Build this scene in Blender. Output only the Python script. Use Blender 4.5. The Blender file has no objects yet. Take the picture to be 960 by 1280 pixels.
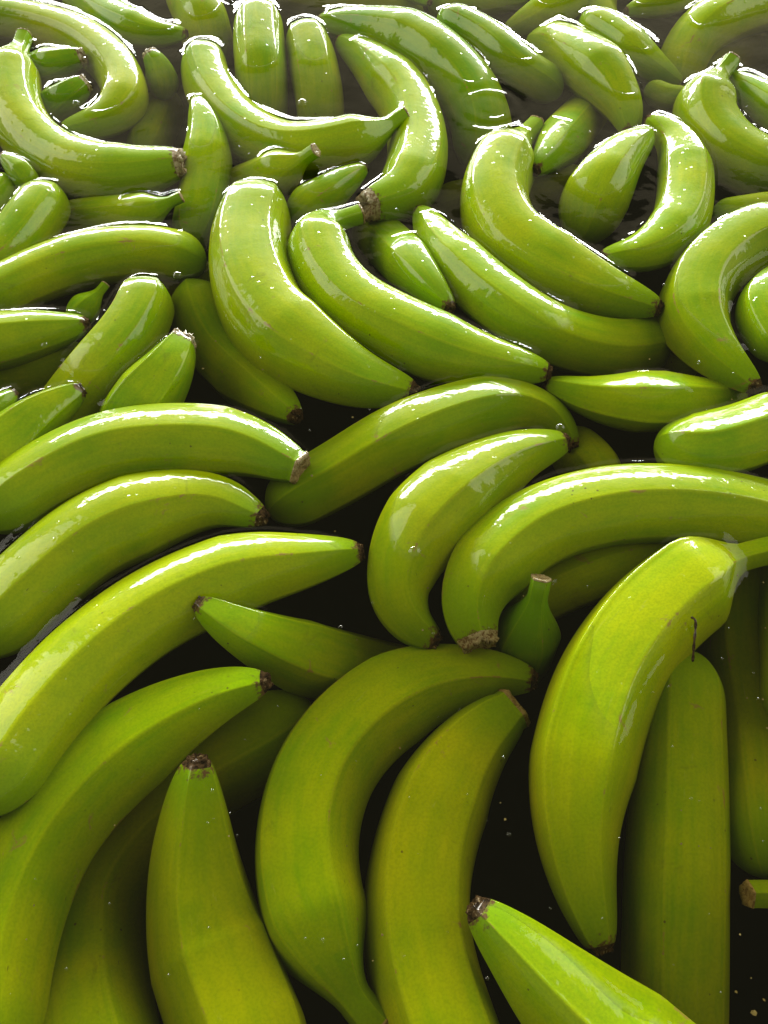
import bpy, math, random
import numpy as np
from mathutils import Vector
from mathutils.bvhtree import BVHTree

# ------------------------------------------------------------------ camera, world, lamps, exposure
W, H = 960.0, 1280.0            # photograph size, the units of the traced points
F = 1100.0                      # focal length in those pixels
CAM_H, PITCH = 0.36, math.radians(57)
scene = bpy.context.scene
COL = scene.collection

cam_d = bpy.data.cameras.new('camera')
cam_d.sensor_fit = 'VERTICAL'
cam_d.sensor_height = 24.0
cam_d.lens = 24.0 * F / H
cam_d.clip_start = 0.01
cam_d.clip_end = 100
cam = bpy.data.objects.new('camera', cam_d)
cam.location = (0, 0, CAM_H)
cam.rotation_euler = (math.pi / 2 - PITCH, 0, 0)
COL.objects.link(cam)
scene.camera = cam

world = bpy.data.worlds.new('World')
scene.world = world
world.use_nodes = True
bg = world.node_tree.nodes['Background']
bg.inputs[0].default_value = (1.0, 0.95, 0.55, 1)
bg.inputs[1].default_value = 0.32

def area_lamp(name, loc, target, sx, sy, radiance, color):
    d = bpy.data.lights.new(name, 'AREA')
    d.shape = 'RECTANGLE'
    d.size, d.size_y = sx, sy
    d.energy = radiance * math.pi * sx * sy
    d.color = color
    o = bpy.data.objects.new(name, d)
    o.location = loc
    o.rotation_euler = (Vector(target) - Vector(loc)).to_track_quat('-Z', 'Y').to_euler()
    COL.objects.link(o)
    return o

# daylight from the open far side of the washing shed, low over the water; the other lamps are added fill
area_lamp('open_side_daylight', (-0.2, 4.2, 0.92), (0, 0.4, 0.2), 5.2, 0.66, 34.0, (1.0, 0.99, 0.94))
area_lamp('far_water_haze_fill', (0.0, 4.4, 2.25), (0, 0.5, 0.0), 6.0, 1.3, 0.5, (1.0, 0.86, 0.56))  # added soft lamp, brightens the reflection in the far water
area_lamp('left_side_fill', (-3.6, 1.5, 2.1), (0, 0.5, 0.0), 3.6, 3.4, 2.6, (1.0, 0.96, 0.80))  # added fill, lights the banana backs without mirroring in the water
area_lamp('right_side_fill', (3.6, 1.5, 2.1), (0, 0.5, 0.0), 3.6, 3.4, 2.1, (1.0, 0.96, 0.80))  # second added fill lamp, from the opposite side, slightly weaker

scene.view_settings.view_transform = 'Standard'
scene.view_settings.look = 'None'
scene.view_settings.exposure = 0.10
scene.view_settings.gamma = 1.0
scene.render.engine = 'CYCLES'
cy = scene.cycles
cy.max_bounces = 10
cy.diffuse_bounces = 4
cy.glossy_bounces = 4
cy.transparent_max_bounces = 24
cy.transmission_bounces = 6
cy.use_denoising = True
cy.sample_clamp_indirect = 6.0
cy.caustics_reflective = False
cy.caustics_refractive = False

rng = random.Random(7)

# ------------------------------------------------------------------ node helpers
def mat_new(name):
    m = bpy.data.materials.new(name)
    m.use_nodes = True
    nt = m.node_tree
    nt.nodes.clear()
    return m, nt

def N(nt, kind, **kw):
    n = nt.nodes.new(kind)
    for k, v in kw.items():
        if k.startswith('i_'):
            key = k[2:]
            n.inputs[int(key) if key.isdigit() else key.replace('_', ' ')].default_value = v
        else:
            setattr(n, k, v)
    return n

def L(nt, a, b):
    nt.links.new(a, b)

def math_n(nt, op, a, b=None, c=None, clamp=False):
    n = nt.nodes.new('ShaderNodeMath')
    n.operation = op
    n.use_clamp = clamp
    for i, v in enumerate((a, b, c)):
        if v is None:
            continue
        if isinstance(v, (int, float)):
            n.inputs[i].default_value = v
        else:
            nt.links.new(v, n.inputs[i])
    return n.outputs[0]

def mix_col(nt, fac, a, b, blend='MIX'):
    n = nt.nodes.new('ShaderNodeMix')
    n.data_type = 'RGBA'
    n.blend_type = blend
    for sock, v in ((n.inputs[0], fac), (n.inputs[6], a), (n.inputs[7], b)):
        if isinstance(v, (int, float)):
            sock.default_value = v
        elif isinstance(v, tuple):
            sock.default_value = (*v, 1) if len(v) == 3 else v
        else:
            nt.links.new(v, sock)
    return n.outputs[2]

def ramp(nt, src, lo, hi, a=0.0, b=1.0, smooth=True):
    n = nt.nodes.new('ShaderNodeMapRange')
    if smooth:
        n.interpolation_type = 'SMOOTHSTEP'
    n.inputs[1].default_value = lo
    n.inputs[2].default_value = hi
    n.inputs[3].default_value = a
    n.inputs[4].default_value = b
    nt.links.new(src, n.inputs[0])
    return n.outputs[0]

def noise(nt, vec, scale, detail=3, rough=0.5, dist=0.0):
    n = nt.nodes.new('ShaderNodeTexNoise')
    n.inputs['Scale'].default_value = scale
    n.inputs['Detail'].default_value = detail
    n.inputs['Roughness'].default_value = rough
    n.inputs['Distortion'].default_value = dist
    if vec is not None:
        nt.links.new(vec, n.inputs['Vector'])
    return n.outputs['Fac']

# ------------------------------------------------------------------ materials
def wet_shell(nt, p, bumped=True):
    """thin water film: gloss only where the skin is out of the water"""
    geo = N(nt, 'ShaderNodeNewGeometry')
    sep = N(nt, 'ShaderNodeSeparateXYZ')
    L(nt, geo.outputs['Position'], sep.inputs[0])
    out = ramp(nt, sep.outputs['Z'], -0.0005, 0.0012)
    L(nt, out, p.inputs['Coat Weight'])
    p.inputs['Coat IOR'].default_value = 1.45
    L(nt, ramp(nt, noise(nt, geo.outputs['Position'], 210, 4, 0.65, 0.6), 0.44, 0.70, 0.012, 0.16), p.inputs['Coat Roughness'])
    n1 = noise(nt, geo.outputs['Position'], 150, 1.5, 0.5)
    n2 = noise(nt, geo.outputs['Position'], 700, 2, 0.6)
    vd = N(nt, 'ShaderNodeTexVoronoi', feature='F1')
    vd.inputs['Scale'].default_value = 190
    L(nt, geo.outputs['Position'], vd.inputs['Vector'])
    wd = N(nt, 'ShaderNodeTexWhiteNoise')
    L(nt, vd.outputs['Position'], wd.inputs[0])
    drop = math_n(nt, 'MULTIPLY', ramp(nt, vd.outputs['Distance'], 0.26, 0.05), math_n(nt, 'GREATER_THAN', wd.outputs[0], 0.72))
    hgt = math_n(nt, 'ADD', n1, math_n(nt, 'MULTIPLY', n2, 0.09))
    hgt = math_n(nt, 'ADD', hgt, math_n(nt, 'MULTIPLY', drop, 0.8))
    b = N(nt, 'ShaderNodeBump')
    b.inputs['Strength'].default_value = 0.42
    b.inputs['Distance'].default_value = 0.0009
    L(nt, hgt, b.inputs['Height'])
    L(nt, b.outputs[0], p.inputs['Coat Normal'])
    # under water the skin is nearly index matched
    L(nt, ramp(nt, sep.outputs['Z'], -0.0005, 0.0012, 0.01, 0.05), p.inputs['Specular IOR Level'])
    return geo, sep

def make_peel():
    m, nt = mat_new('green_banana_peel')
    out = N(nt, 'ShaderNodeOutputMaterial')
    p = N(nt, 'ShaderNodeBsdfPrincipled')
    L(nt, p.outputs[0], out.inputs[0])
    geo, sep = wet_shell(nt, p)
    pos = geo.outputs['Position']
    tint = N(nt, 'ShaderNodeAttribute', attribute_type='OBJECT', attribute_name='tint').outputs['Fac']
    rid = N(nt, 'ShaderNodeAttribute', attribute_type='GEOMETRY', attribute_name='ridge').outputs['Fac']
    length = N(nt, 'ShaderNodeAttribute', attribute_type='GEOMETRY', attribute_name='along').outputs['Fac']
    uv = N(nt, 'ShaderNodeUVMap', uv_map='UVMap').outputs[0]
    mp = N(nt, 'ShaderNodeMapping')
    mp.inputs['Scale'].default_value = (14, 1.6, 1)
    L(nt, uv, mp.inputs[0])
    oi = N(nt, 'ShaderNodeObjectInfo')
    L(nt, oi.outputs['Random'], mp.inputs['Location'])
    streak = noise(nt, mp.outputs[0], 3.0, 4, 0.6)
    blotch = noise(nt, pos, 26, 4, 0.55, 0.3)
    # base: green <-> yellow green
    t1 = math_n(nt, 'ADD', tint, math_n(nt, 'MULTIPLY', math_n(nt, 'SUBTRACT', blotch, 0.5), 1.5))
    t2 = math_n(nt, 'ADD', t1, math_n(nt, 'MULTIPLY', math_n(nt, 'SUBTRACT', streak, 0.5), 0.9), clamp=True)
    col = mix_col(nt, t2, (0.145, 0.335, 0.000), (0.400, 0.490, 0.000))
    # the two ends stay greener
    e1 = ramp(nt, length, 0.20, 0.02, 0, 0.75)
    e2 = ramp(nt, length, 0.80, 0.98, 0, 0.75)
    ends = math_n(nt, 'MAXIMUM', e1, e2)
    col = mix_col(nt, ends, col, (0.180, 0.350, 0.001))
    # ridges paler
    col = mix_col(nt, math_n(nt, 'MULTIPLY', rid, 0.22), col, (0.46, 0.54, 0.01))
    shade = N(nt, 'ShaderNodeAttribute', attribute_type='OBJECT', attribute_name='shade').outputs['Fac']
    hs = N(nt, 'ShaderNodeHueSaturation')
    L(nt, col, hs.inputs['Color'])
    L(nt, shade, hs.inputs['Value'])
    col = hs.outputs[0]
    # pale scuffs drawn out along the fruit, and dull latex stains
    mp3 = N(nt, 'ShaderNodeMapping')
    mp3.inputs['Scale'].default_value = (26, 5, 1)
    L(nt, uv, mp3.inputs[0])
    L(nt, oi.outputs['Random'], mp3.inputs['Location'])
    scf = noise(nt, mp3.outputs[0], 2.0, 5, 0.75, 0.4)
    col = mix_col(nt, ramp(nt, scf, 0.60, 0.78, 0, 0.45), col, (0.44, 0.47, 0.10))
    stain = noise(nt, pos, 38, 5, 0.72, 1.2)
    col = mix_col(nt, ramp(nt, stain, 0.60, 0.74, 0, 0.45), col, (0.15, 0.17, 0.012))
    # fine pores
    pores = noise(nt, pos, 900, 2, 0.5)
    col = mix_col(nt, ramp(nt, pores, 0.35, 0.7, 0.0, 0.22), col, (0.10, 0.20, 0.004))
    # tan rub marks, mostly along ridges
    rub = math_n(nt, 'ADD', noise(nt, pos, 55, 5, 0.7, 0.8), math_n(nt, 'MULTIPLY', rid, 0.10))
    col = mix_col(nt, ramp(nt, rub, 0.635, 0.74, 0, 0.8), col, (0.30, 0.19, 0.07))
    # small dark scratches
    mp2 = N(nt, 'ShaderNodeMapping')
    mp2.inputs['Scale'].default_value = (60, 14, 1)
    L(nt, uv, mp2.inputs[0])
    L(nt, oi.outputs['Random'], mp2.inputs['Location'])
    scr = noise(nt, mp2.outputs[0], 1.0, 3, 0.7, 0.6)
    col = mix_col(nt, ramp(nt, scr, 0.72, 0.77, 0, 0.8), col, (0.05, 0.035, 0.012))
    # scattered specks
    vo = N(nt, 'ShaderNodeTexVoronoi', feature='F1')
    vo.inputs['Scale'].default_value = 150
    L(nt, pos, vo.inputs['Vector'])
    sp = math_n(nt, 'LESS_THAN', vo.outputs['Distance'], 0.085)
    wn = N(nt, 'ShaderNodeTexWhiteNoise')
    L(nt, vo.outputs['Position'], wn.inputs[0])
    sp = math_n(nt, 'MULTIPLY', sp, math_n(nt, 'GREATER_THAN', wn.outputs[0], 0.45))
    sp = math_n(nt, 'MULTIPLY', sp, ramp(nt, noise(nt, pos, 22, 3, 0.6), 0.50, 0.62))
    col = mix_col(nt, math_n(nt, 'MULTIPLY', sp, 0.8), col, (0.07, 0.05, 0.015))
    # corky brown creeping back from a tip
    tdn = N(nt, 'ShaderNodeAttribute', attribute_type='GEOMETRY', attribute_name='tip_distance').outputs['Fac']
    rag = math_n(nt, 'ADD', tdn, math_n(nt, 'MULTIPLY', math_n(nt, 'SUBTRACT', noise(nt, pos, 330, 4, 0.65), 0.5), 0.9))
    col = mix_col(nt, ramp(nt, rag, 0.20, 0.02), col, (0.12, 0.07, 0.03))
    L(nt, col, p.inputs['Base Color'])
    p.inputs['Roughness'].default_value = 0.42
    p.inputs['Subsurface Weight'].default_value = 0.0
    b = N(nt, 'ShaderNodeBump')
    b.inputs['Strength'].default_value = 0.35
    b.inputs['Distance'].default_value = 0.0012
    L(nt, math_n(nt, 'ADD', math_n(nt, 'MULTIPLY', noise(nt, pos, 60, 3, 0.55), 1.0), math_n(nt, 'MULTIPLY', pores, 0.12)), b.inputs['Height'])
    L(nt, b.outputs[0], p.inputs['Normal'])
    return m

def make_scar(name, c0, c1, c2):
    m, nt = mat_new(name)
    out = N(nt, 'ShaderNodeOutputMaterial')
    p = N(nt, 'ShaderNodeBsdfPrincipled')
    L(nt, p.outputs[0], out.inputs[0])
    geo, sep = wet_shell(nt, p)
    n = noise(nt, geo.outputs['Position'], 420, 4, 0.65, 0.5)
    col = mix_col(nt, ramp(nt, n, 0.38, 0.55), c0, c1)
    col = mix_col(nt, ramp(nt, n, 0.58, 0.70), col, c2)
    L(nt, col, p.inputs['Base Color'])
    p.inputs['Roughness'].default_value = 0.6
    b = N(nt, 'ShaderNodeBump')
    b.inputs['Strength'].default_value = 0.8
    b.inputs['Distance'].default_value = 0.0015
    L(nt, n, b.inputs['Height'])
    L(nt, b.outputs[0], p.inputs['Normal'])
    return m

def make_water():
    m, nt = mat_new('tank_water')
    out = N(nt, 'ShaderNodeOutputMaterial')
    geo = N(nt, 'ShaderNodeNewGeometry')
    fr = N(nt, 'ShaderNodeLayerWeight')                 # same reflectance from above and below
    fr.inputs['Blend'].default_value = 0.5
    n1 = noise(nt, geo.outputs['Position'], 22, 3, 0.55, 0.4)
    n2 = noise(nt, geo.outputs['Position'], 120, 2, 0.5)
    b = N(nt, 'ShaderNodeBump')
    b.inputs['Strength'].default_value = 0.30
    b.inputs['Distance'].default_value = 0.004
    L(nt, math_n(nt, 'ADD', n1, math_n(nt, 'MULTIPLY', n2, 0.11)), b.inputs['Height'])
    L(nt, b.outputs[0], fr.inputs['Normal'])
    gl = N(nt, 'ShaderNodeBsdfGlossy')
    gl.inputs['Roughness'].default_value = 0.02
    gl.inputs['Color'].default_value = (1, 1, 1, 1)
    L(nt, b.outputs[0], gl.inputs['Normal'])
    tr = N(nt, 'ShaderNodeBsdfTransparent')
    tr.inputs['Color'].default_value = (1.0, 1.0, 0.98, 1)
    mx = N(nt, 'ShaderNodeMixShader')
    schlick = math_n(nt, 'ADD', math_n(nt, 'MULTIPLY', math_n(nt, 'POWER', fr.outputs['Facing'], 5.0), 0.98), 0.02)
    L(nt, schlick, mx.inputs[0])
    L(nt, tr.outputs[0], mx.inputs[1])
    L(nt, gl.outputs[0], mx.inputs[2])
    L(nt, mx.outputs[0], out.inputs['Surface'])
    va = N(nt, 'ShaderNodeVolumeAbsorption')
    va.inputs['Color'].default_value = (0.62, 0.50, 0.12, 1)
    va.inputs['Density'].default_value = 25.0
    L(nt, va.outputs[0], out.inputs['Volume'])
    return m

def make_plain(name, a, b_, scale, rough):
    m, nt = mat_new(name)
    out = N(nt, 'ShaderNodeOutputMaterial')
    p = N(nt, 'ShaderNodeBsdfPrincipled')
    L(nt, p.outputs[0], out.inputs[0])
    geo = N(nt, 'ShaderNodeNewGeometry')
    n = noise(nt, geo.outputs['Position'], scale, 5, 0.6)
    L(nt, mix_col(nt, ramp(nt, n, 0.35, 0.65), a, b_), p.inputs['Base Color'])
    p.inputs['Roughness'].default_value = rough
    return m

M_PEEL = make_peel()
M_TIP = make_scar('blossom_scar', (0.020, 0.012, 0.007), (0.075, 0.045, 0.022), (0.34, 0.27, 0.17))
M_CUT = make_scar('stem_cut', (0.20, 0.14, 0.06), (0.36, 0.29, 0.16), (0.10, 0.06, 0.03))
M_CROWN = make_scar('crown_scar', (0.16, 0.10, 0.05), (0.42, 0.37, 0.26), (0.50, 0.46, 0.36))
M_WATER = make_water()
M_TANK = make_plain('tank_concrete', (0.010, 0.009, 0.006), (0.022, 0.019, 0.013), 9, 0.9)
M_BITS = make_plain('plant_debris', (0.16, 0.13, 0.05), (0.34, 0.29, 0.13), 200, 0.7)

# ------------------------------------------------------------------ pixel -> ray
SP, CP = math.sin(PITCH), math.cos(PITCH)
def ray(px, py):
    u = (np.asarray(px, float) - W / 2) / F
    v = (H / 2 - np.asarray(py, float)) / F
    # right (1,0,0); up (0,SP,CP); forward (0,CP,-SP)
    return np.stack([u, v * SP + CP, v * CP - SP], -1)

def at_height(px, py, z):
    d = ray(px, py)
    k = (np.asarray(z, float) - CAM_H) / d[..., 2]       # k is also the depth along the view axis
    return d * k[..., None] + np.array([0, 0, CAM_H]), k

# ------------------------------------------------------------------ the bananas
# (points on the photograph along the banana, width there, first end, last end, centre height in radii at
#  first / middle / last, order where two cross, tint, label)
# ends: T blossom tip, S stem with cut, R rounded, C broad crown scar, K pale stalk stub
G = 'green bananas floating in the washing tank'
BAN = [
 # ---- nearest rows
 ([(334,851),(275,868),(190,915),(110,985),(50,1070),(8,1180),(-12,1300),(-10,1390)],124,'T','R',(0.0,-.95,-1.15),6,.62,
  'large green banana curving under water, its brown tip beside the sunken olive one'),
 ([(393,884),(330,925),(250,970),(170,1040),(120,1120),(112,1200),(125,1310),(160,1410)],138,'R','R',(-1.4,-1.0,-.9),3,.50,
  'sunken olive banana crossed by the upright pointed banana with a dark tip'),
 ([(247,950),(245,1010),(246,1080),(257,1150),(279,1225),(312,1310),(355,1400)],156,'T','R',(.1,-.9,-1.0),7,.66,
  'upright pointed banana, dark tip out of the water, widening downwards'),
 ([(669,851),(610,843),(530,855),(460,895),(405,960),(381,1040),(386,1120),(410,1190),(440,1245),(472,1284)],128,'T','S',(-.75,-.92,-1.3),7.2,.62,
  'big crescent banana with splitting stalk beside the dark gap, bowed around its smaller neighbour'),
 ([(640,884),(598,922),(556,985),(530,1060),(522,1140),(532,1215),(562,1310),(600,1400)],138,'K','R',(-.9,-1.05,-1.15),5,.72,
  'thick banana nested inside the big crescent, square broken stalk end upwards'),
 ([(594,1132),(640,1178),(700,1238),(770,1300),(850,1362),(950,1425)],152,'T','R',(-.15,-.82,-.95),9,.66,
  'banana with chipped dark tip and pale shining ridge lying over the submerged ones'),
 ([(1000,680),(950,690),(905,703),(862,728),(805,778),(757,850),(730,930),(719,1010),(726,1090),(752,1188)],128,'N','T',(-.35,-.85,-1.3),8.2,.74,
  'long stout banana with a narrow green stalk neck, tapering to a dark sunken tip'),
 ([(853,812),(851,900),(850,1000),(848,1100),(846,1200),(843,1310),(838,1400)],130,'R','R',(-.45,-1.0,-1.7),5,.52,
  'straight upright banana with rounded top and a shine, foot fading into dark water'),
 ([(925,690),(918,800),(933,900),(945,1000),(957,1098)],98,'R','R',(-1.6,-1.4,-1.4),2,.55,
  'dark sunken banana behind the straight upright one'),
 ([(985,690),(1000,800),(1000,920)],94,'R','R',(-1.5,-1.4,-1.5),2,.50,
  'sliver of a sunken banana past the dark sunken one, cut by the frame'),
 ([(936,1118),(975,1119),(1060,1126),(1150,1160)],105,'S','R',(-1.2,-1.0,-1.0),4,.62,
  'square cut stalk poking into the dark empty water'),
 # ---- middle rows
 ([(330,648),(270,628),(200,638),(120,672),(40,735),(-40,815)],104,'T','R',(.05,-.15,-.3),7,.66,
  'arched banana between two parallel ones, small tan tip beside the long ridged banana'),
 ([(452,690),(385,702),(300,718),(200,762),(110,828),(40,905),(0,965),(-30,1020)],106,'T','R',(.0,-.12,-.05),6,.76,
  'long yellowish arched banana with rub marks, dark tip at the black gap'),
 ([(374,586),(310,560),(230,552),(140,562),(60,597),(-25,655)],86,'K','R',(.0,-.05,-.2),8,.66,
  'arched banana with pale blunt cut end, first of three parallel ones'),
 ([(247,753),(300,785),(370,815),(450,836),(545,852)],92,'T','R',(.45,-.5,-1.5),6.5,.40,
  'dark green banana whose glossy tip pokes up below the long yellowish one'),
 ([(335,642),(420,596),(500,550),(580,519),(645,510),(690,526),(716,560)],82,'R','T',(-.5,-.1,-1.1),4,.52,
  'long ridged banana with two shining edges, its end bending down out of sight'),
 ([(708,551),(640,575),(570,622),(515,682),(497,740),(514,780),(546,803)],107,'T','T',(-.1,-.3,-.7),6,.66,
  'bowed banana beneath the long ridged one, brown nub beside the cracked stalk'),
 ([(1010,665),(925,642),(840,632),(750,637),(670,662),(610,712),(588,762),(598,804)],98,'R','C',(-.2,-.15,-.7),8,.68,
  'broad arched banana with a cracked brown stalk end and a split seam'),
 ([(630,770),(700,730),(780,702),(870,692)],80,'R','R',(-2.0,-1.8,-1.7),2,.62,
  'sunken olive banana beneath the broad arched one'),
 ([(676,724),(670,752),(657,800),(635,860)],80,'S','R',(.3,-.9,-2.0),6.6,.20,
  'dark green banana stub with a round pale cut stalk facing up'),
 ([(690,545),(730,575),(765,615)],70,'R','R',(-2.0,-1.9,-2.0),1,.60,
  'olive banana end sunk deep beside the spindle shaped one'),
 # ---- right middle
 ([(682,480),(740,497),(805,504),(870,500),(932,492)],72,'T','T',(-.5,-.35,-.5),4,.52,
  'spindle shaped banana lying level with a white shine on its ridge'),
 ([(818,552),(870,562),(930,548),(1010,515)],82,'R','R',(-.3,-.2,-.1),6,.50,
  'blunt ended banana with scratched ridge lying against the spindle shaped one'),
 ([(995,285),(930,304),(882,345),(868,395),(890,437),(946,486)],82,'R','T',(.1,.0,-.1),7,.50,
  'hooked banana with brushed glossy back curling over a smaller sliver'),
 ([(990,345),(952,385),(985,450)],58,'R','R',(-.3,-.1,-.3),6.9,.42,
  'sliver of banana inside the curl of the hooked one'),
 ([(780,415),(825,442),(870,462)],48,'R','R',(-2.6,-2.4,-2.6),1,.70,
  'yellowish sunken banana end near the hooked banana'),
 # ---- centre
 ([(332,240),(312,295),(316,350),(342,405),(392,445),(452,475),(520,492)],104,'R','T',(-.15,-.1,-.05),8,.72,
  'fat bowed banana with rounded shining shoulder and ragged brown tip'),
 ([(450,268),(402,288),(404,330),(440,380),(510,420),(590,449),(687,466)],82,'S','T',(.1,-.05,-.1),7.9,.50,
  'long bowed banana nested beside the fat one, short stalk nub at its shoulder'),
 ([(452,275),(490,310),(530,350),(564,386)],62,'R','T',(-.9,.0,.1),7.5,.40,
  'short banana end rising between the two long bowed ones'),
 ([(524,262),(560,320),(620,375),(690,420),(765,437),(835,425)],72,'T','R',(.0,-.1,-1.0),5,.58,
  'slim bowed banana with a pale ridge passing under the stalked one'),
 ([(670,157),(637,192),(618,245),(636,297),(682,332),(750,363),(825,386)],86,'S','T',(.15,.0,-.05),8,.70,
  'bowed banana with a short upright stalk and wet pitted back'),
 ([(812,165),(775,200),(745,245),(722,305)],78,'T','R',(.4,.1,-1.0),6,.45,
  'plump banana with pale flat facet tucked inside a hooked neighbour'),
 ([(810,148),(845,180),(857,230),(845,285),(805,315),(751,323)],66,'T','T',(.2,-.1,.1),8,.56,
  'hooked banana ending in a black open tip'),
 ([(668,214),(690,190),(715,162),(738,135),(755,100)],58,'T','R',(.2,-.2,-.9),5,.45,
  'short banana with crumbling black tip and a dark nick'),
 ([(535,265),(610,252),(680,240),(740,232)],64,'R','R',(-2.6,-2.4,-2.4),1,.55,
  'deep olive banana seen through the gap behind the upright stalk'),
 # ---- far rows, right
 ([(662,55),(710,70),(752,97),(780,135),(788,168)],68,'R','T',(-.6,-.05,-.2),7,.56,
  'curved banana glossy along its back, tail under water, touching the black tipped pair'),
 ([(550,20),(600,47),(650,86),(702,118)],48,'R','R',(.1,-.05,-.9),6,.40,
  'straight banana with a chipped blunt end and white ridge shine, beside ring ripples'),
 ([(396,28),(450,35),(520,58),(574,105),(602,160),(602,212)],74,'T','R',(.1,.0,-1.0),7,.26,
  'deep green banana arching down into the water beside ring ripples'),
 ([(424,50),(470,85),(510,135),(523,190),(505,240),(460,258)],72,'T','C',(.0,.0,.25),7.6,.50,
  'arched banana ending in a grey brown scar, crossed by a pale stalk'),
 ([(456,209),(430,228),(400,250),(362,278)],54,'T','R',(.2,-.1,-.9),7.4,.30,
  'small pointed banana wedged under the scarred arched one'),
 ([(252,62),(262,110),(300,160),(355,187),(420,183),(470,166),(505,143)],64,'R','S',(.0,-.25,.6),7.7,.62,
  'bowed banana with a long pale stalk pointing out of the water'),
 ([(394,188),(366,207),(330,225),(280,242)],54,'S','R',(1.1,-.2,-1.1),7.8,.62,
  'half sunken banana with a square stalk and torn pale skin'),
 ([(322,12),(325,70),(328,120),(326,170)],64,'R','R',(.1,-.2,-1.4),5,.36,
  'upright flat backed banana edged by a bright waterline'),
 ([(378,36),(390,75),(398,120),(402,175)],60,'R','R',(-.1,-.45,-1.4),4,.50,
  'upright banana with a bubble on it, sinking beside the flat backed one'),
 ([(246,124),(258,170),(256,230),(240,310)],62,'T','R',(.3,-.1,-1.0),9.3,.34,
  'upright banana with two dark dots, standing behind the fat bowed one'),
 # ---- far rows, left
 ([(-25,18),(40,30),(100,50),(144,85),(156,122),(132,150),(76,163)],54,'R','T',(-.1,-.2,.0),6,.62,
  'hook shaped banana curled round two scarred stubs'),
 ([(30,45),(15,100),(30,160),(80,205),(150,218),(227,204)],68,'S','C',(.7,-.1,.35),9.4,.52,
  'big bent banana with a peaked stalk and a crusty tan end scar'),
 ([(103,70),(75,79),(35,92)],42,'C','R',(.4,.0,-.8),5,.22,
  'angular stub with a crumbling pale scar inside the hook shaped banana'),
 ([(106,104),(80,125),(50,150)],44,'C','R',(.4,.0,-.8),5,.24,
  'stub with an open black core beside the crumbling scarred stub'),
 ([(234,42),(190,42),(140,22),(85,-15)],42,'T','R',(.1,.0,-.4),6,.34,
  'slim banana with a charred black tip and wavy waterline'),
 ([(230,-20),(255,30),(268,85)],62,'R','R',(-.3,-.2,-1.2),4,.52,
  'half sunken banana behind the shoulder of the long stalked one'),
 ([(188,68),(200,90),(208,125)],42,'C','R',(.2,-.5,-1.5),4,.34,
  'small snub tip with a tan button poking out of the water'),
 ([(215,120),(198,150),(178,200)],54,'R','R',(-2.2,-2.0,-1.9),1,.45,
  'murky sunken banana below the small snub tip'),
 ([(66,236),(48,268),(15,310),(-30,352)],66,'R','R',(.0,-.05,-.2),7,.55,
  'round ended banana with looping wet highlights and rusty scuffs'),
 ([(6,196),(25,214),(44,240)],30,'C','R',(.6,.2,-.6),5,.30,
  'thin banana neck with a dark shrivelled crown beside the scuffed round end'),
 ([(8,222),(-5,250),(-30,280)],40,'R','R',(-.3,-.4,-.6),4,.32,
  'dark green sliver beneath the thin neck with a shrivelled crown'),
 ([(226,246),(188,263),(140,270),(85,276),(30,300)],46,'S','R',(.4,-.6,-1.1),5,.60,
  'sunken banana whose slit stalk lifts out beside the upright dotted one'),
 ([(-30,384),(40,348),(110,325),(190,317),(258,330)],66,'R','R',(-.2,-.05,-.5),7,.60,
  'smooth arched banana lying across the stalk slit one, broad white top shine'),
 ([(110,405),(60,415),(0,426),(-50,432)],76,'T','R',(.1,-.05,-.1),7,.44,
  'tapered banana tip with a crisp waterline just under the smooth arched one'),
 ([(132,356),(115,376),(88,405)],36,'S','R',(-.2,-.7,-1.3),4,.40,
  'slender stalk with a round pale cut behind the tapered tip'),
 ([(190,354),(168,410),(126,465),(85,515),(50,565)],76,'R','R',(-.15,-.25,-1.0),6,.56,
  'thick banana with black thread marks on its rounded shoulder'),
 ([(228,426),(206,465),(175,505),(135,560)],78,'C','R',(.35,.0,-.8),6,.32,
  'stubby faceted banana with grey flaking scar and wet shine'),
 ([(102,486),(50,520),(0,566),(-40,605)],86,'T','R',(.25,.0,-.1),7,.42,
  'sharp ridged banana with frilled tip overlapping a crumbly black one'),
 ([(20,490),(-10,515),(-50,550)],50,'T','R',(.2,.0,-.2),6,.40,
  'crumbly black tip peeping over the sharp ridged banana'),
 ([(240,360),(265,425),(310,473),(372,522)],80,'R','T',(-1.1,-.2,-.1),5,.46,
  'banana sliding out under the fat bowed one, dark fluffy tip at the black gap'),
 ([(-30,474),(50,464),(110,440)],62,'R','R',(-2.0,-1.9,-2.0),1,.42,
  'dark sunken banana beneath the tapered tip'),
 ([(190,352),(235,356),(290,350)],52,'R','R',(-2.2,-2.1,-2.2),1,.55,
  'dim sunken banana beside the shoulder with black thread marks'),
 # ---- far edge
 ([(330,-18),(430,2),(529,20)],44,'R','R',(-.9,-1.15,-1.2),3,.55,
  'pale sunken banana lying level behind the deep green arching one'),
 ([(500,-25),(538,4)],30,'R','T',(.0,.0,.0),5,.30,
  'small green tip dipping towards the pale sunken banana'),
 ([(535,8),(600,2),(660,-8)],34,'R','R',(-1.3,-1.3,-1.3),2,.50,
  'faint sunken banana behind the chipped blunt end'),
 ([(630,40),(676,18),(728,-16)],52,'T','R',(-.7,-.1,.0),6,.55,
  'half dry banana with a pale rib and glossy lower flank, alone in open water'),
 ([(745,-25),(742,20),(765,70)],58,'R','R',(-1.1,-1.0,-1.3),3,.50,
  'murky round banana behind the short glossy ridge'),
 ([(728,24),(770,50),(812,82),(852,106)],50,'R','T',(.0,-.1,-.8),6,.40,
  'banana with a short glossy ridge, dark tip under water at the bend'),
 ([(782,14),(822,4),(880,-18)],38,'T','R',(.1,.1,.1),6,.42,
  'bright banana tip with a black dot end beyond the brown open water'),
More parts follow.
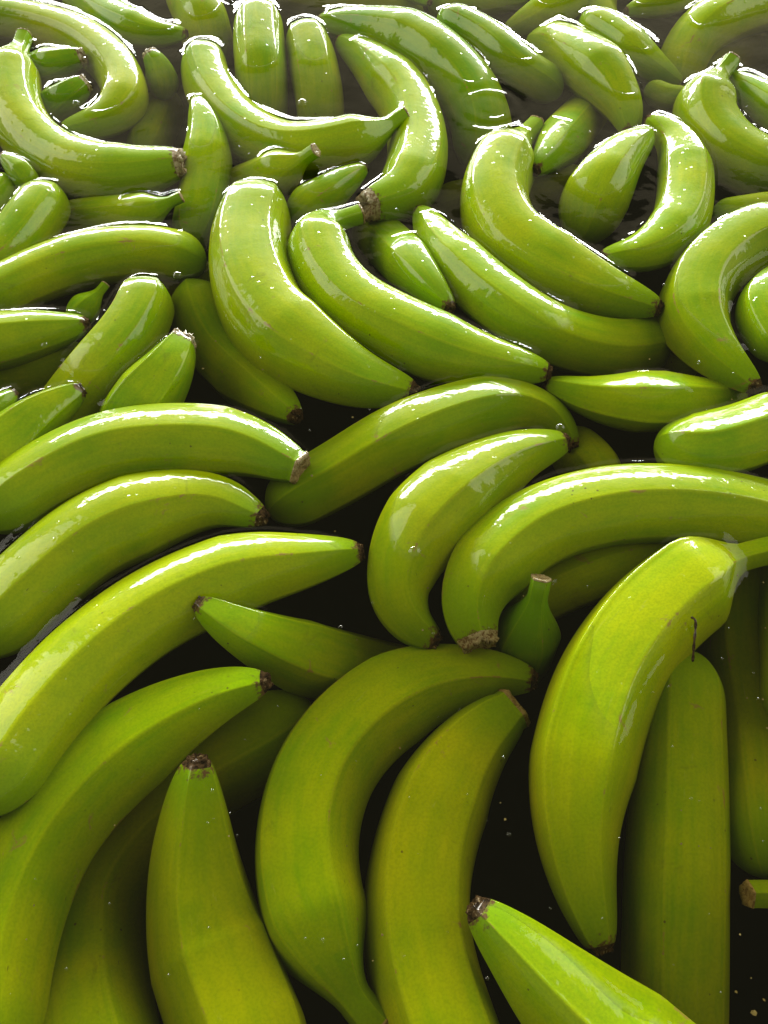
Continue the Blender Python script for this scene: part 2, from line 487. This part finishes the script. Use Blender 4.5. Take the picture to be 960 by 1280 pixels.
 ([(1000,0),(920,18),(870,48),(846,92),(842,128)],60,'R','R',(.0,-.1,-1.2),5,.60,
  'bent banana half under water beyond the peaked stalk'),
 ([(1000,42),(945,58),(906,72),(884,115)],56,'R','R',(.0,-.5,-1.3),4,.58,
  'wide banana with one bright wet patch behind the peaked stalk'),
 ([(914,76),(890,110),(882,152),(910,192),(985,228)],74,'S','R',(.6,-.15,-.2),7,.56,
  'bent banana with a peaked stalk, low in the water'),
 ([(908,92),(942,118),(1000,160)],50,'T','R',(.1,-.05,-.1),5,.42,
  'glossy banana tucked in the bend of the peaked stalk one'),
 ([(808,110),(835,122),(862,122)],30,'R','R',(-1.8,-1.6,-1.8),2,.60,
  'tiny pale sunken stub at the bend'),
 ([(890,268),(935,262),(1000,254)],34,'R','R',(-1.0,-.9,-1.0),4,.45,
  'narrow back of a sunken banana beyond the hooked brushed one'),
]

K = 20                                      # samples along a banana for the stacking
def catmull(P, n):
    P = np.asarray(P, float)
    d = np.r_[0, np.cumsum(np.linalg.norm(np.diff(P, axis=0), axis=1))]
    s = np.linspace(0, d[-1], n)
    Q = np.vstack([2 * P[0] - P[1], P, 2 * P[-1] - P[-2]])
    dd = np.r_[-(d[1] - d[0]), d, 2 * d[-1] - d[-2]]
    out = []
    for x in s:
        i = min(max(np.searchsorted(d, x, side='right') - 1, 0), len(P) - 2)
        h = d[i + 1] - d[i]
        t = (x - d[i]) / h
        m0 = (Q[i + 2] - Q[i]) / (dd[i + 2] - dd[i]) * h
        m1 = (Q[i + 3] - Q[i + 1]) / (dd[i + 3] - dd[i + 1]) * h
        out.append((2*t**3-3*t**2+1)*Q[i+1] + (t**3-2*t**2+t)*m0 + (-2*t**3+3*t**2)*Q[i+2] + (t**3-t**2)*m1)
    return np.array(out)

def profile(t, length_r, a, b):
    """radius along the banana, 0..1; length_r = length over radius"""
    f = np.ones_like(t) * (0.90 + 0.10 * np.sin(np.pi * np.clip(t, 0, 1)))
    for end, x in ((a, t), (b, 1 - t)):
        s = x * length_r                          # distance from that end, in radii
        if end == 'T':
            g = 0.19 + 0.81 * np.clip(s / 3.1, 0, 1) ** 0.60
        elif end == 'S':
            q = np.clip((s - 0.55) / 1.6, 0, 1)
            g = 0.33 + 0.67 * (q * q * (3 - 2 * q)) ** 0.85
        elif end == 'N':
            q = np.clip((s - 1.25) / 1.3, 0, 1)
            g = 0.30 + 0.70 * (q * q * (3 - 2 * q)) ** 0.8
        elif end == 'K':
            q = np.clip((s - 0.1) / 2.2, 0, 1)
            g = 0.50 + 0.50 * q ** 0.7
        elif end == 'C':
            g = 0.48 + 0.52 * np.clip(s / 2.0, 0, 1) ** 0.7
        else:
            c = np.clip(s / 1.15, 0, 1)
            g = np.sqrt(np.clip(1 - (1 - c) ** 2, 0.0009, 1))
        f = np.minimum(f, f * g)
    return f

items = []
for (pts, w, a, b, zz, pri, tint, label) in BAN:
    px = catmull(pts, K)
    t = np.linspace(0, 1, K)
    k0 = at_height(px[:, 0].mean(), px[:, 1].mean(), -0.01)[1]
    R = 1.065 * w * float(k0) / F / 2
    c0, c1, c2 = zz
    zq = np.interp(t, [0, .5, 1], [c0, c1, c2])
    zq = 0.5 * zq + 0.5 * (c0 * (1-t)*(1-2*t) + 4*c1 * t*(1-t) + c2 * t*(2*t-1))
    if max(zz) > -1.0 and pts[len(pts) // 2][1] < 830:      # most of each back lies awash
        zq = zq - (0.48 if pts[len(pts) // 2][1] < 330 else 0.30)
    elif pts[len(pts) // 2][1] >= 830 and pri < 8:
        zq = zq - 0.52 * np.sin(np.pi * np.clip(t + 0.15, 0, 1))
    z = zq * R
    items.append(dict(px=px, w=w, a=a, b=b, z=z, R=R, pri=pri, tint=tint, label=label, t=t))

# settle the pile: where two bananas would share space the lower one sinks along its line of sight
n = len(items)
PX = np.stack([i['px'] for i in items])                   # n,K,2
Z = np.stack([i['z'] for i in items])
PRI = np.array([i['pri'] + 0.001 * j for j, i in enumerate(items)])
RR = []
for it in items:
    P, k = at_height(it['px'][:, 0], it['px'][:, 1], it['z'])
    ln = np.linalg.norm(np.diff(P, axis=0), axis=1).sum()
    RR.append(it['R'] * np.maximum(profile(it['t'], ln / it['R'], it['a'], it['b']), 0.25))
RR = np.stack(RR)
ker = np.exp(-0.5 * (np.arange(-K, K + 1) / 4.0) ** 2)
Z0 = Z.copy()
for step in range(60):
    P, k = at_height(PX[..., 0], PX[..., 1], Z)
    Pf, Rf = P.reshape(-1, 3), RR.reshape(-1)
    own = np.repeat(np.arange(n), K)
    d2 = ((Pf[:, None, :] - Pf[None, :, :]) ** 2).sum(-1)
    need = 0.81 * (Rf[:, None] + Rf[None, :])
    ov = need - np.sqrt(d2)
    ov[own[:, None] == own[None, :]] = 0
    ov[PRI[own][:, None] >= PRI[own][None, :]] = 0        # row sinks below column only if the row is lower
    push = np.maximum(ov, 0).max(1).reshape(n, K)
    if push.max() < 0.0006:
        break
    sm = np.stack([np.array([(ker[K - i:2 * K - i] * p).max() for i in range(K)]) for p in push])
    sm = np.stack([np.convolve(np.pad(s, 3, 'edge'), np.ones(7) / 7, 'valid') for s in sm])
    lift = np.maximum(ov, 0).max(0).reshape(n, K)         # and the upper one rises a little
    lift = np.stack([np.convolve(np.pad(s, 4, 'edge'), np.ones(9) / 9, 'valid') for s in lift])
    Z = np.maximum(Z - 0.34 * sm, -0.16)
    Z = np.minimum(Z + 0.04 * lift, np.maximum(Z, Z0 + 0.15 * RR.max(1)[:, None]))
print('stack steps', step, 'left', float(push.max()))

MAXV = 50                                                 # points round a banana: ten per face of the pentagon
TANK_FLOOR = -0.22

RIDGE_UP = {2: 0.1, 5: 0.35, 15: 0.25, 21: 0.15, 22: 0.2, 61: 0.3, 62: 0.2, 10: 0.0, 14: 0.5, 3: 0.75, 4: 0.55, 6: 0.7}     # bananas that float with a sharp ridge uppermost
def sweep(P, R, roll, a, b, seed, sharp=0.0):
    """vertex grid of the whole banana; returns verts (n,M,3), ridge, along"""
    nn = len(P)
    T = np.gradient(P, axis=0)
    T /= np.linalg.norm(T, axis=1)[:, None]
    up = np.array([0, 0, 1.0])
    u = up - T[0] * (up @ T[0])
    u /= np.linalg.norm(u)
    r2 = np.random.RandomState(seed)
    offs = r2.uniform(-0.10, 0.10, 5)
    if roll is None:
        # floats with one flat face turned up and a little towards the open side
        mid = nn // 2
        um = u.copy()
        for q in range(1, mid + 1):
            um = um - T[q] * (um @ T[q])
            um /= np.linalg.norm(um)
        sm = np.cross(T[mid], um)
        el = math.atan2(CAM_H, P[mid][1])
        ta = (el + math.radians(166)) / 2 - math.pi / 2
        nw = np.array([0, math.sin(ta), math.cos(ta)])
        roll = math.atan2(nw @ sm, nw @ um) + math.pi / 5 + r2.uniform(-0.22, 0.22)
    edges = (np.arange(5) * 2 * np.pi / 5 + offs) + roll
    # angles: ten samples between neighbouring ridges, packed a little towards them
    ang, rid = [], []
    for e in range(5):
        e0, e1 = edges[e], edges[(e + 1) % 5] + (2 * np.pi if e == 4 else 0)
        for q in range(10):
            x = q / 10
            xx = x - 0.10 * np.sin(2 * np.pi * x) 
            ang.append(e0 + (e1 - e0) * xx)
            rid.append((e0, e1, max(0, 1 - min(x, 1 - x) * 10)))
    V = np.zeros((nn, MAXV, 3))
    al = np.linspace(0, 1, nn)
    flat = sharp + r2.uniform(0.30, 0.52) * (0.62 if P[nn // 2][1] > 0.42 else 1.0) + 0.28 * np.clip(1 - np.minimum(al, 1 - al) / 0.22, 0, 1)
    wob = r2.uniform(0, 6.28, 4)
    for i in range(nn):
        if i:
            u = u - T[i] * (u @ T[i])
            u /= np.linalg.norm(u)
        s = np.cross(T[i], u)
        for j in range(MAXV):
            e0, e1, _ = rid[j]
            h = (e1 - e0) / 2
            poly = math.cos(h) / math.cos(ang[j] - e0 - h)
            rad = 1 + flat[i] * (poly / (0.5 + 0.5 * math.cos(h)) - 1)
            rad *= 1 + 0.012 * math.sin(9 * al[i] + wob[0] + 2 * ang[j]) + 0.008 * math.sin(17 * al[i] + wob[1] - ang[j])
            V[i, j] = P[i] + R[i] * rad * (math.cos(ang[j]) * u + math.sin(ang[j]) * s)
    return V, np.array([x[2] for x in rid]), al, T

def grid_normals(V):
    di = np.gradient(V, axis=0)
    dj = np.roll(V, -1, 1) - np.roll(V, 1, 1)
    nrm = np.cross(dj, di)
    l = np.linalg.norm(nrm, axis=2, keepdims=True)
    return nrm / np.maximum(l, 1e-12)

def part_mesh(name, V, NRM, lo, hi, RID, AL, mat, cap0=None, cap1=None, TD=None):
    """rows lo..hi of the sweep as a mesh, optional closing rings at either end"""
    verts, nrms, rid, al, faces, uvs, td = [], [], [], [], [], [], []
    rows = list(range(lo, hi + 1))
    for i in rows:
        verts += [tuple(v) for v in V[i]]
        nrms += [tuple(v) for v in NRM[i]]
        rid += list(RID)
        al += [AL[i]] * MAXV
        td += [TD[i] if TD is not None else 9.0] * MAXV
    M = MAXV
    for r in range(len(rows) - 1):
        for j in range(M):
            k = (j + 1) % M
            faces.append((r*M+j, r*M+k, (r+1)*M+k, (r+1)*M+j))
            uvs += [(j/M, AL[rows[r]]), ((j+1)/M, AL[rows[r]]), ((j+1)/M, AL[rows[r+1]]), (j/M, AL[rows[r+1]])]
    for cap, r, flip in ((cap0, 0, True), (cap1, len(rows) - 1, False)):
        if cap is None:
            continue
        base = r * M
        c = np.array(verts[base:base + M]).mean(0)
        prev = base
        axis = cap['dir']
        rr = cap['rng']
        for (scale, push, jit) in cap['rings']:
            start = len(verts)
            for j in range(M):
                v = np.array(verts[base + j])
                q = c + (v - c) * (scale * (1 + jit * rr.uniform(-1, 1))) + axis * (push + jit * cap['r'] * rr.uniform(-.8, .8))
                verts.append(tuple(q)); nrms.append((0, 0, 0)); rid.append(0); al.append(al[base]); td.append(0.0)
            for j in range(M):
                k = (j + 1) % M
                f = (prev+j, prev+k, start+k, start+j)
                faces.append(f[::-1] if flip else f)
                uvs += [(0, 0)] * 4
            prev = start
        verts.append(tuple(c + axis * cap['end'])); nrms.append((0, 0, 0)); rid.append(0); al.append(al[base]); td.append(0.0)
        e = len(verts) - 1
        for j in range(M):
            k = (j + 1) % M
            f = (prev+j, prev+k, e)
            faces.append(f[::-1] if flip else f)
            uvs += [(0, 0)] * 3
    me = bpy.data.meshes.new(name)
    me.from_pydata(verts, [], faces)
    uvl = me.uv_layers.new(name='UVMap')
    uvl.data.foreach_set('uv', np.array(uvs, float).ravel())
    for nm, dat in (('ridge', rid), ('along', al), ('tip_distance', td)):
        at = me.attributes.new(nm, 'FLOAT', 'POINT')
        at.data.foreach_set('value', np.array(dat, float))
    me.polygons.foreach_set('use_smooth', [True] * len(faces))
    me.update()
    if cap0 is None and cap1 is None:
        me.normals_split_custom_set_from_vertices(nrms)
    me.materials.append(mat)
    return me

def link(name, me, parent=None, **props):
    o = bpy.data.objects.new(name, me)
    COL.objects.link(o)
    if parent is not None:
        o.parent = parent
    for k, v in props.items():
        o[k] = v
    return o

emergent_v, emergent_f = [], []
for idx, it in enumerate(items):
    rr = np.random.RandomState(100 + idx)
    Pk, kk = at_height(it['px'][:, 0], it['px'][:, 1], Z[idx])
    NN = 72
    P = catmull(Pk, NN)
    seg = np.linalg.norm(np.diff(P, axis=0), axis=1)
    ln = seg.sum()
    t = np.linspace(0, 1, NN)
    # finer rows towards both ends
    t = 0.5 - 0.5 * np.cos(np.pi * t) * (0.55 + 0.45 * np.abs(np.cos(np.pi * t)))
    t = np.clip(t, 0, 1)
    P = np.stack([np.interp(t, np.linspace(0, 1, NN), P[:, c]) for c in range(3)], 1)
    for _ in range(2):
        P[1:-1] = 0.5 * P[1:-1] + 0.25 * (P[:-2] + P[2:])
    Rr = it['R'] * profile(t, ln / it['R'], it['a'], it['b'])
    V, RID, _, T = sweep(P, Rr, RIDGE_UP.get(idx), it['a'], it['b'], 300 + idx, 0.2 if idx in RIDGE_UP else 0.0)
    NRM = grid_normals(V)
    if ((V[36] - P[36]) * NRM[36]).sum() < 0:
        NRM = -NRM
    root = bpy.data.objects.new('banana', None)
    root.empty_display_size = 0.02
    root.location = P[NN // 2]
    COL.objects.link(root)
    root['label'], root['category'], root['group'] = it['label'], 'banana', G
    V = V - np.array(root.location)
    lo, hi = 0, NN - 1
    s_r = t * ln / it['R']                              # distance from the first end in radii
    e_r = (1 - t) * ln / it['R']
    made = []
    TD = np.minimum(np.where(it['a'] in 'TC', s_r, 9.0), np.where(it['b'] in 'TC', e_r, 9.0))
    for end, which in ((it['a'], 0), (it['b'], 1)):
        s = s_r if which == 0 else e_r
        reach = {'T': 0.06, 'S': 1.15, 'N': 1.5, 'K': 0.5, 'C': 0.10, 'R': 0.0}[end]
        if reach == 0:
            continue
        cnt = max(int((s < reach).sum()), 1)
        i_end = 0 if which == 0 else NN - 1
        i_in = cnt if which == 0 else NN - 1 - cnt
        axis = -T[0] if which == 0 else T[-1]
        re = Rr[i_end]
        if end in 'TC':
            cap = dict(dir=axis, rng=rr, r=re, end=-0.15 * re, rings=[(1.02, 0.10*re, 0.10), (0.92, 0.30*re, 0.16), (0.62, 0.22*re, 0.18), (0.35, -0.05*re, 0.15)])
            nm, mt = ('blossom_tip', M_TIP) if end == 'T' else ('crown_scar', M_CROWN)
            a0, a1 = (0, i_in) if which == 0 else (i_in, NN - 1)
            me = part_mesh(nm, V, NRM, a0, a1, RID, t, mt, cap if which == 0 else None, cap if which == 1 else None)
            made.append((nm, me, None))
        else:
            a0, a1 = (0, i_in) if which == 0 else (i_in, NN - 1)
            me = part_mesh('stem', V, NRM, a0, a1, RID, t, M_PEEL)
            cap = dict(dir=axis, rng=rr, r=re, end=0.02 * re, rings=[(1.05, 0.06*re, 0.03), (0.97, 0.22*re, 0.05), (0.55, 0.16*re, 0.05), (0.30, 0.05*re, 0.05)])
            c0, c1 = (0, 1) if which == 0 else (NN - 2, NN - 1)
            ce = 0 if which == 0 else NN - 1
            Vc = V.copy()
            cen = Vc[ce].mean(0)
            me2 = part_mesh('cut_face', Vc, NRM, ce, ce, RID, t, M_CUT, cap if which == 0 else None, cap if which == 1 else None)
            made.append(('stem', me, me2))
        if which == 0:
            lo = i_in
        else:
            hi = i_in
    tnt = float(np.clip(it['tint'] + rr.uniform(-.10, .10), 0, 1))
    shd = float(rr.uniform(0.84, 1.10))
    peel = link('peel', part_mesh('peel', V, NRM, lo, hi, RID, t, M_PEEL, TD=TD), root, tint=tnt, shade=shd)
    for nm, me, sub in made:
        o = link(nm, me, root, tint=tnt * 0.8, shade=shd)
        if sub is not None:
            link('cut_face', sub, o)
    if 'straight upright banana with rounded top' in it['label']:
        path, _ = at_height(np.array([866, 868, 869.5, 869, 865.]), np.array([826, 800, 784, 775, 772.]), np.array([-.004, .001, .003, .0045, .004]))
        path = catmull(path, 16) - np.array(root.location)
        tv, tf = [], []
        for q in range(16):
            for h in range(8):
                an = 2 * math.pi * h / 8
                rr_ = 0.0006 * (1 + 0.3 * math.sin(q * 1.7))
                tv.append((path[q][0] + rr_ * math.cos(an), path[q][1] + 0.5 * rr_ * math.sin(an), path[q][2] + rr_ * math.sin(an)))
                if q:
                    h2 = (h + 1) % 8
                    tf.append(((q-1)*8 + h, (q-1)*8 + h2, q*8 + h2, q*8 + h))
        tm = bpy.data.meshes.new('withered_thread')
        tm.from_pydata(tv, [], tf)
        tm.polygons.foreach_set('use_smooth', [True] * len(tf))
        tm.materials.append(M_TIP)
        link('withered_thread', tm, root, label='thin black withered thread')
    # what stands out of the water, for the meniscus
    Vw = V + np.array(root.location)
    zc = Vw[..., 2]
    base = len(emergent_v)
    if zc.max() > 0.0015:
        sub = Vw[::1, ::2]
        emergent_v.extend(map(tuple, sub.reshape(-1, 3)))
        m2 = sub.shape[1]
        for i in range(NN - 1):
            for j in range(m2):
                k = (j + 1) % m2
                if max(sub[i, j, 2], sub[i, k, 2], sub[i+1, j, 2], sub[i+1, k, 2]) > 0.0004:
                    emergent_f.append((base+i*m2+j, base+i*m2+k, base+(i+1)*m2+k, base+(i+1)*m2+j))

# ------------------------------------------------------------------ water with a meniscus round everything that breaks it
STEP = 0.0014
xs = np.r_[-1.3, -1.0, -0.8, -0.66, np.arange(-0.58, 0.5801, STEP), 0.66, 0.8, 1.0, 1.3]
ys = np.r_[-0.7, -0.45, -0.28, -0.16, np.arange(-0.08, 0.8801, STEP), 0.95, 1.1, 1.4, 1.7]
nx, ny = len(xs), len(ys)
XX, YY = np.meshgrid(xs, ys)
ZW = np.zeros_like(XX)
bvh = BVHTree.FromPolygons(emergent_v, emergent_f)
# coarse occupancy first, so only points near a waterline are asked
EV = np.array(emergent_v)
EV = EV[EV[:, 2] > -0.004]
occ = set(zip(np.floor(EV[:, 0] / 0.008).astype(int), np.floor(EV[:, 1] / 0.008).astype(int)))
near = set((a + i, b + j) for a, b in occ for i in (-1, 0, 1) for j in (-1, 0, 1))
gx, gy = np.floor(XX / 0.008).astype(int), np.floor(YY / 0.008).astype(int)
fn = bvh.find_nearest
for r in range(ny):
    for c in range(nx):
        if (gx[r, c], gy[r, c]) in near:
            hit = fn((XX[r, c], YY[r, c], 0.0), 0.010)
            if hit[0] is not None:
                ZW[r, c] = 0.0014 * math.exp(-hit[3] / 0.0020)
# slow swell, and rings spreading from a drip between two far bananas
rc = at_height(612, 132, 0)[0]
D = np.hypot(XX - rc[0], YY - rc[1])
ZW += 0.00035 * np.sin(D / 0.0021) * np.exp(-((D - 0.020) / 0.012) ** 2)
ZW += 0.00025 * np.sin(XX * 95 + 1.3 * np.sin(YY * 40)) * np.sin(YY * 120 + 1.1 * np.sin(XX * 55))
verts = np.stack([XX, YY, ZW], -1).reshape(-1, 3)
ii = np.arange(nx * ny).reshape(ny, nx)
quads = np.stack([ii[:-1, :-1], ii[:-1, 1:], ii[1:, 1:], ii[1:, :-1]], -1).reshape(-1, 4)
ring = np.r_[ii[0, :-1], ii[:-1, -1], ii[-1, :0:-1], ii[:0:-1, 0]]
nv = len(verts)
BOT = TANK_FLOOR - 0.02
low = verts[ring].copy(); low[:, 2] = BOT
m = len(ring)
side = np.stack([np.roll(ring, -1), ring, nv + np.arange(m), nv + np.roll(np.arange(m), -1)], -1)
allv = np.vstack([verts, low])
me = bpy.data.meshes.new('water')
me.from_pydata(allv.tolist(), [], quads.tolist() + side.tolist() + [list(range(nv, nv + m))[::-1]])
me.polygons.foreach_set('use_smooth', [True] * len(quads) + [False] * (m + 1))
me.materials.append(M_WATER)
me.update()
link('water', me, kind='structure')

def box_mesh(name, boxes, mat):
    v, f = [], []
    for (x0, x1, y0, y1, z0, z1) in boxes:
        b0 = len(v)
        v += [(x, y, z) for x in (x0, x1) for y in (y0, y1) for z in (z0, z1)]
        for q in ((0,1,3,2), (4,6,7,5), (0,4,5,1), (2,3,7,6), (0,2,6,4), (1,5,7,3)):
            f.append(tuple(b0 + i for i in q))
    me = bpy.data.meshes.new(name)
    me.from_pydata(v, [], f)
    me.materials.append(mat)
    return me
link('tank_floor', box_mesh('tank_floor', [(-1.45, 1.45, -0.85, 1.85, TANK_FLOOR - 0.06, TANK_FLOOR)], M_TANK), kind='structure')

# ------------------------------------------------------------------ bubbles on the water, plant bits in it
def make_bubble():
    m, nt = mat_new('bubble_film')
    out = N(nt, 'ShaderNodeOutputMaterial')
    lw = N(nt, 'ShaderNodeLayerWeight')
    lw.inputs['Blend'].default_value = 0.5
    gl = N(nt, 'ShaderNodeBsdfGlossy')
    gl.inputs['Roughness'].default_value = 0.03
    tr = N(nt, 'ShaderNodeBsdfTransparent')
    mx = N(nt, 'ShaderNodeMixShader')
    L(nt, math_n(nt, 'ADD', math_n(nt, 'MULTIPLY', math_n(nt, 'POWER', lw.outputs['Facing'], 3.0), 0.8), 0.06), mx.inputs[0])
    L(nt, tr.outputs[0], mx.inputs[1])
    L(nt, gl.outputs[0], mx.inputs[2])
    L(nt, mx.outputs[0], out.inputs[0])
    return m

def dome(v, f, c, r, flat=0.75, rows=4, seg=12):
    b0 = len(v)
    for i in range(rows):
        th = math.pi / 2 * i / rows
        for j in range(seg):
            ph = 2 * math.pi * j / seg
            v.append((c[0] + r * math.cos(th) * math.cos(ph), c[1] + r * math.cos(th) * math.sin(ph), c[2] + flat * r * math.sin(th)))
    v.append((c[0], c[1], c[2] + flat * r))
    for i in range(rows - 1):
        for j in range(seg):
            k = (j + 1) % seg
            f.append((b0 + i*seg + j, b0 + i*seg + k, b0 + (i+1)*seg + k, b0 + (i+1)*seg + j))
    for j in range(seg):
        f.append((b0 + (rows-1)*seg + j, b0 + (rows-1)*seg + (j+1) % seg, len(v) - 1))

v, f = [], []
spots = [(95, 130, 5), (378, 129, 6), (222, 345, 6), (518, 690, 9), (56, 432, 5), (700, 535, 6)]
for _ in range(150):
    spots.append((rng.uniform(0, 960), rng.uniform(0, 1280), rng.choice([1.2, 1.4, 1.6, 2.0, 2.6])))
for (x, y, r) in spots:
    p, k = at_height(x, y, 0.0)
    hit = fn(tuple(p), 0.004)
    if hit[0] is not None and r < 4:
        continue
    dome(v, f, (p[0], p[1], 0.0003), r * float(k) / F)
me = bpy.data.meshes.new('bubbles')
me.from_pydata(v, [], f)
me.polygons.foreach_set('use_smooth', [True] * len(f))
me.materials.append(make_bubble())
link('water_bubbles', me, kind='stuff', label='tiny clear bubbles scattered on the dark water', category='bubbles')

v, f = [], []
bits = [(942, 1266, 3.5), (920, 1240, 1.6), (955, 1250, 1.8), (925, 1168, 1.2), (500, 935, 1.5)]
for _ in range(70):
    bits.append((rng.uniform(0, 960), rng.uniform(380, 1280), rng.choice([0.8, 1.0, 1.2, 1.6])))
for (x, y, r) in bits:
    p, k = at_height(x, y, -0.003 - 0.02 * rng.random())
    r = r * float(k) / F
    b0 = len(v)
    nn = 6
    for lay in (0, 1):
        for j in range(nn):
            ph = 2 * math.pi * j / nn
            q = r * rng.uniform(0.6, 1.3)
            v.append((p[0] + q * math.cos(ph), p[1] + q * math.sin(ph), p[2] + lay * 0.3 * r + rng.uniform(-.1, .1) * r))
    f.append(tuple(range(b0 + nn, b0 + 2*nn)))
    f.append(tuple(range(b0, b0 + nn))[::-1])
    for j in range(nn):
        kx = (j + 1) % nn
        f.append((b0 + j, b0 + kx, b0 + nn + kx, b0 + nn + j))
me = bpy.data.meshes.new('debris')
me.from_pydata(v, [], f)
me.materials.append(M_BITS)
link('floating_debris', me, kind='stuff', label='pale specks of plant debris drifting in the water', category='debris')
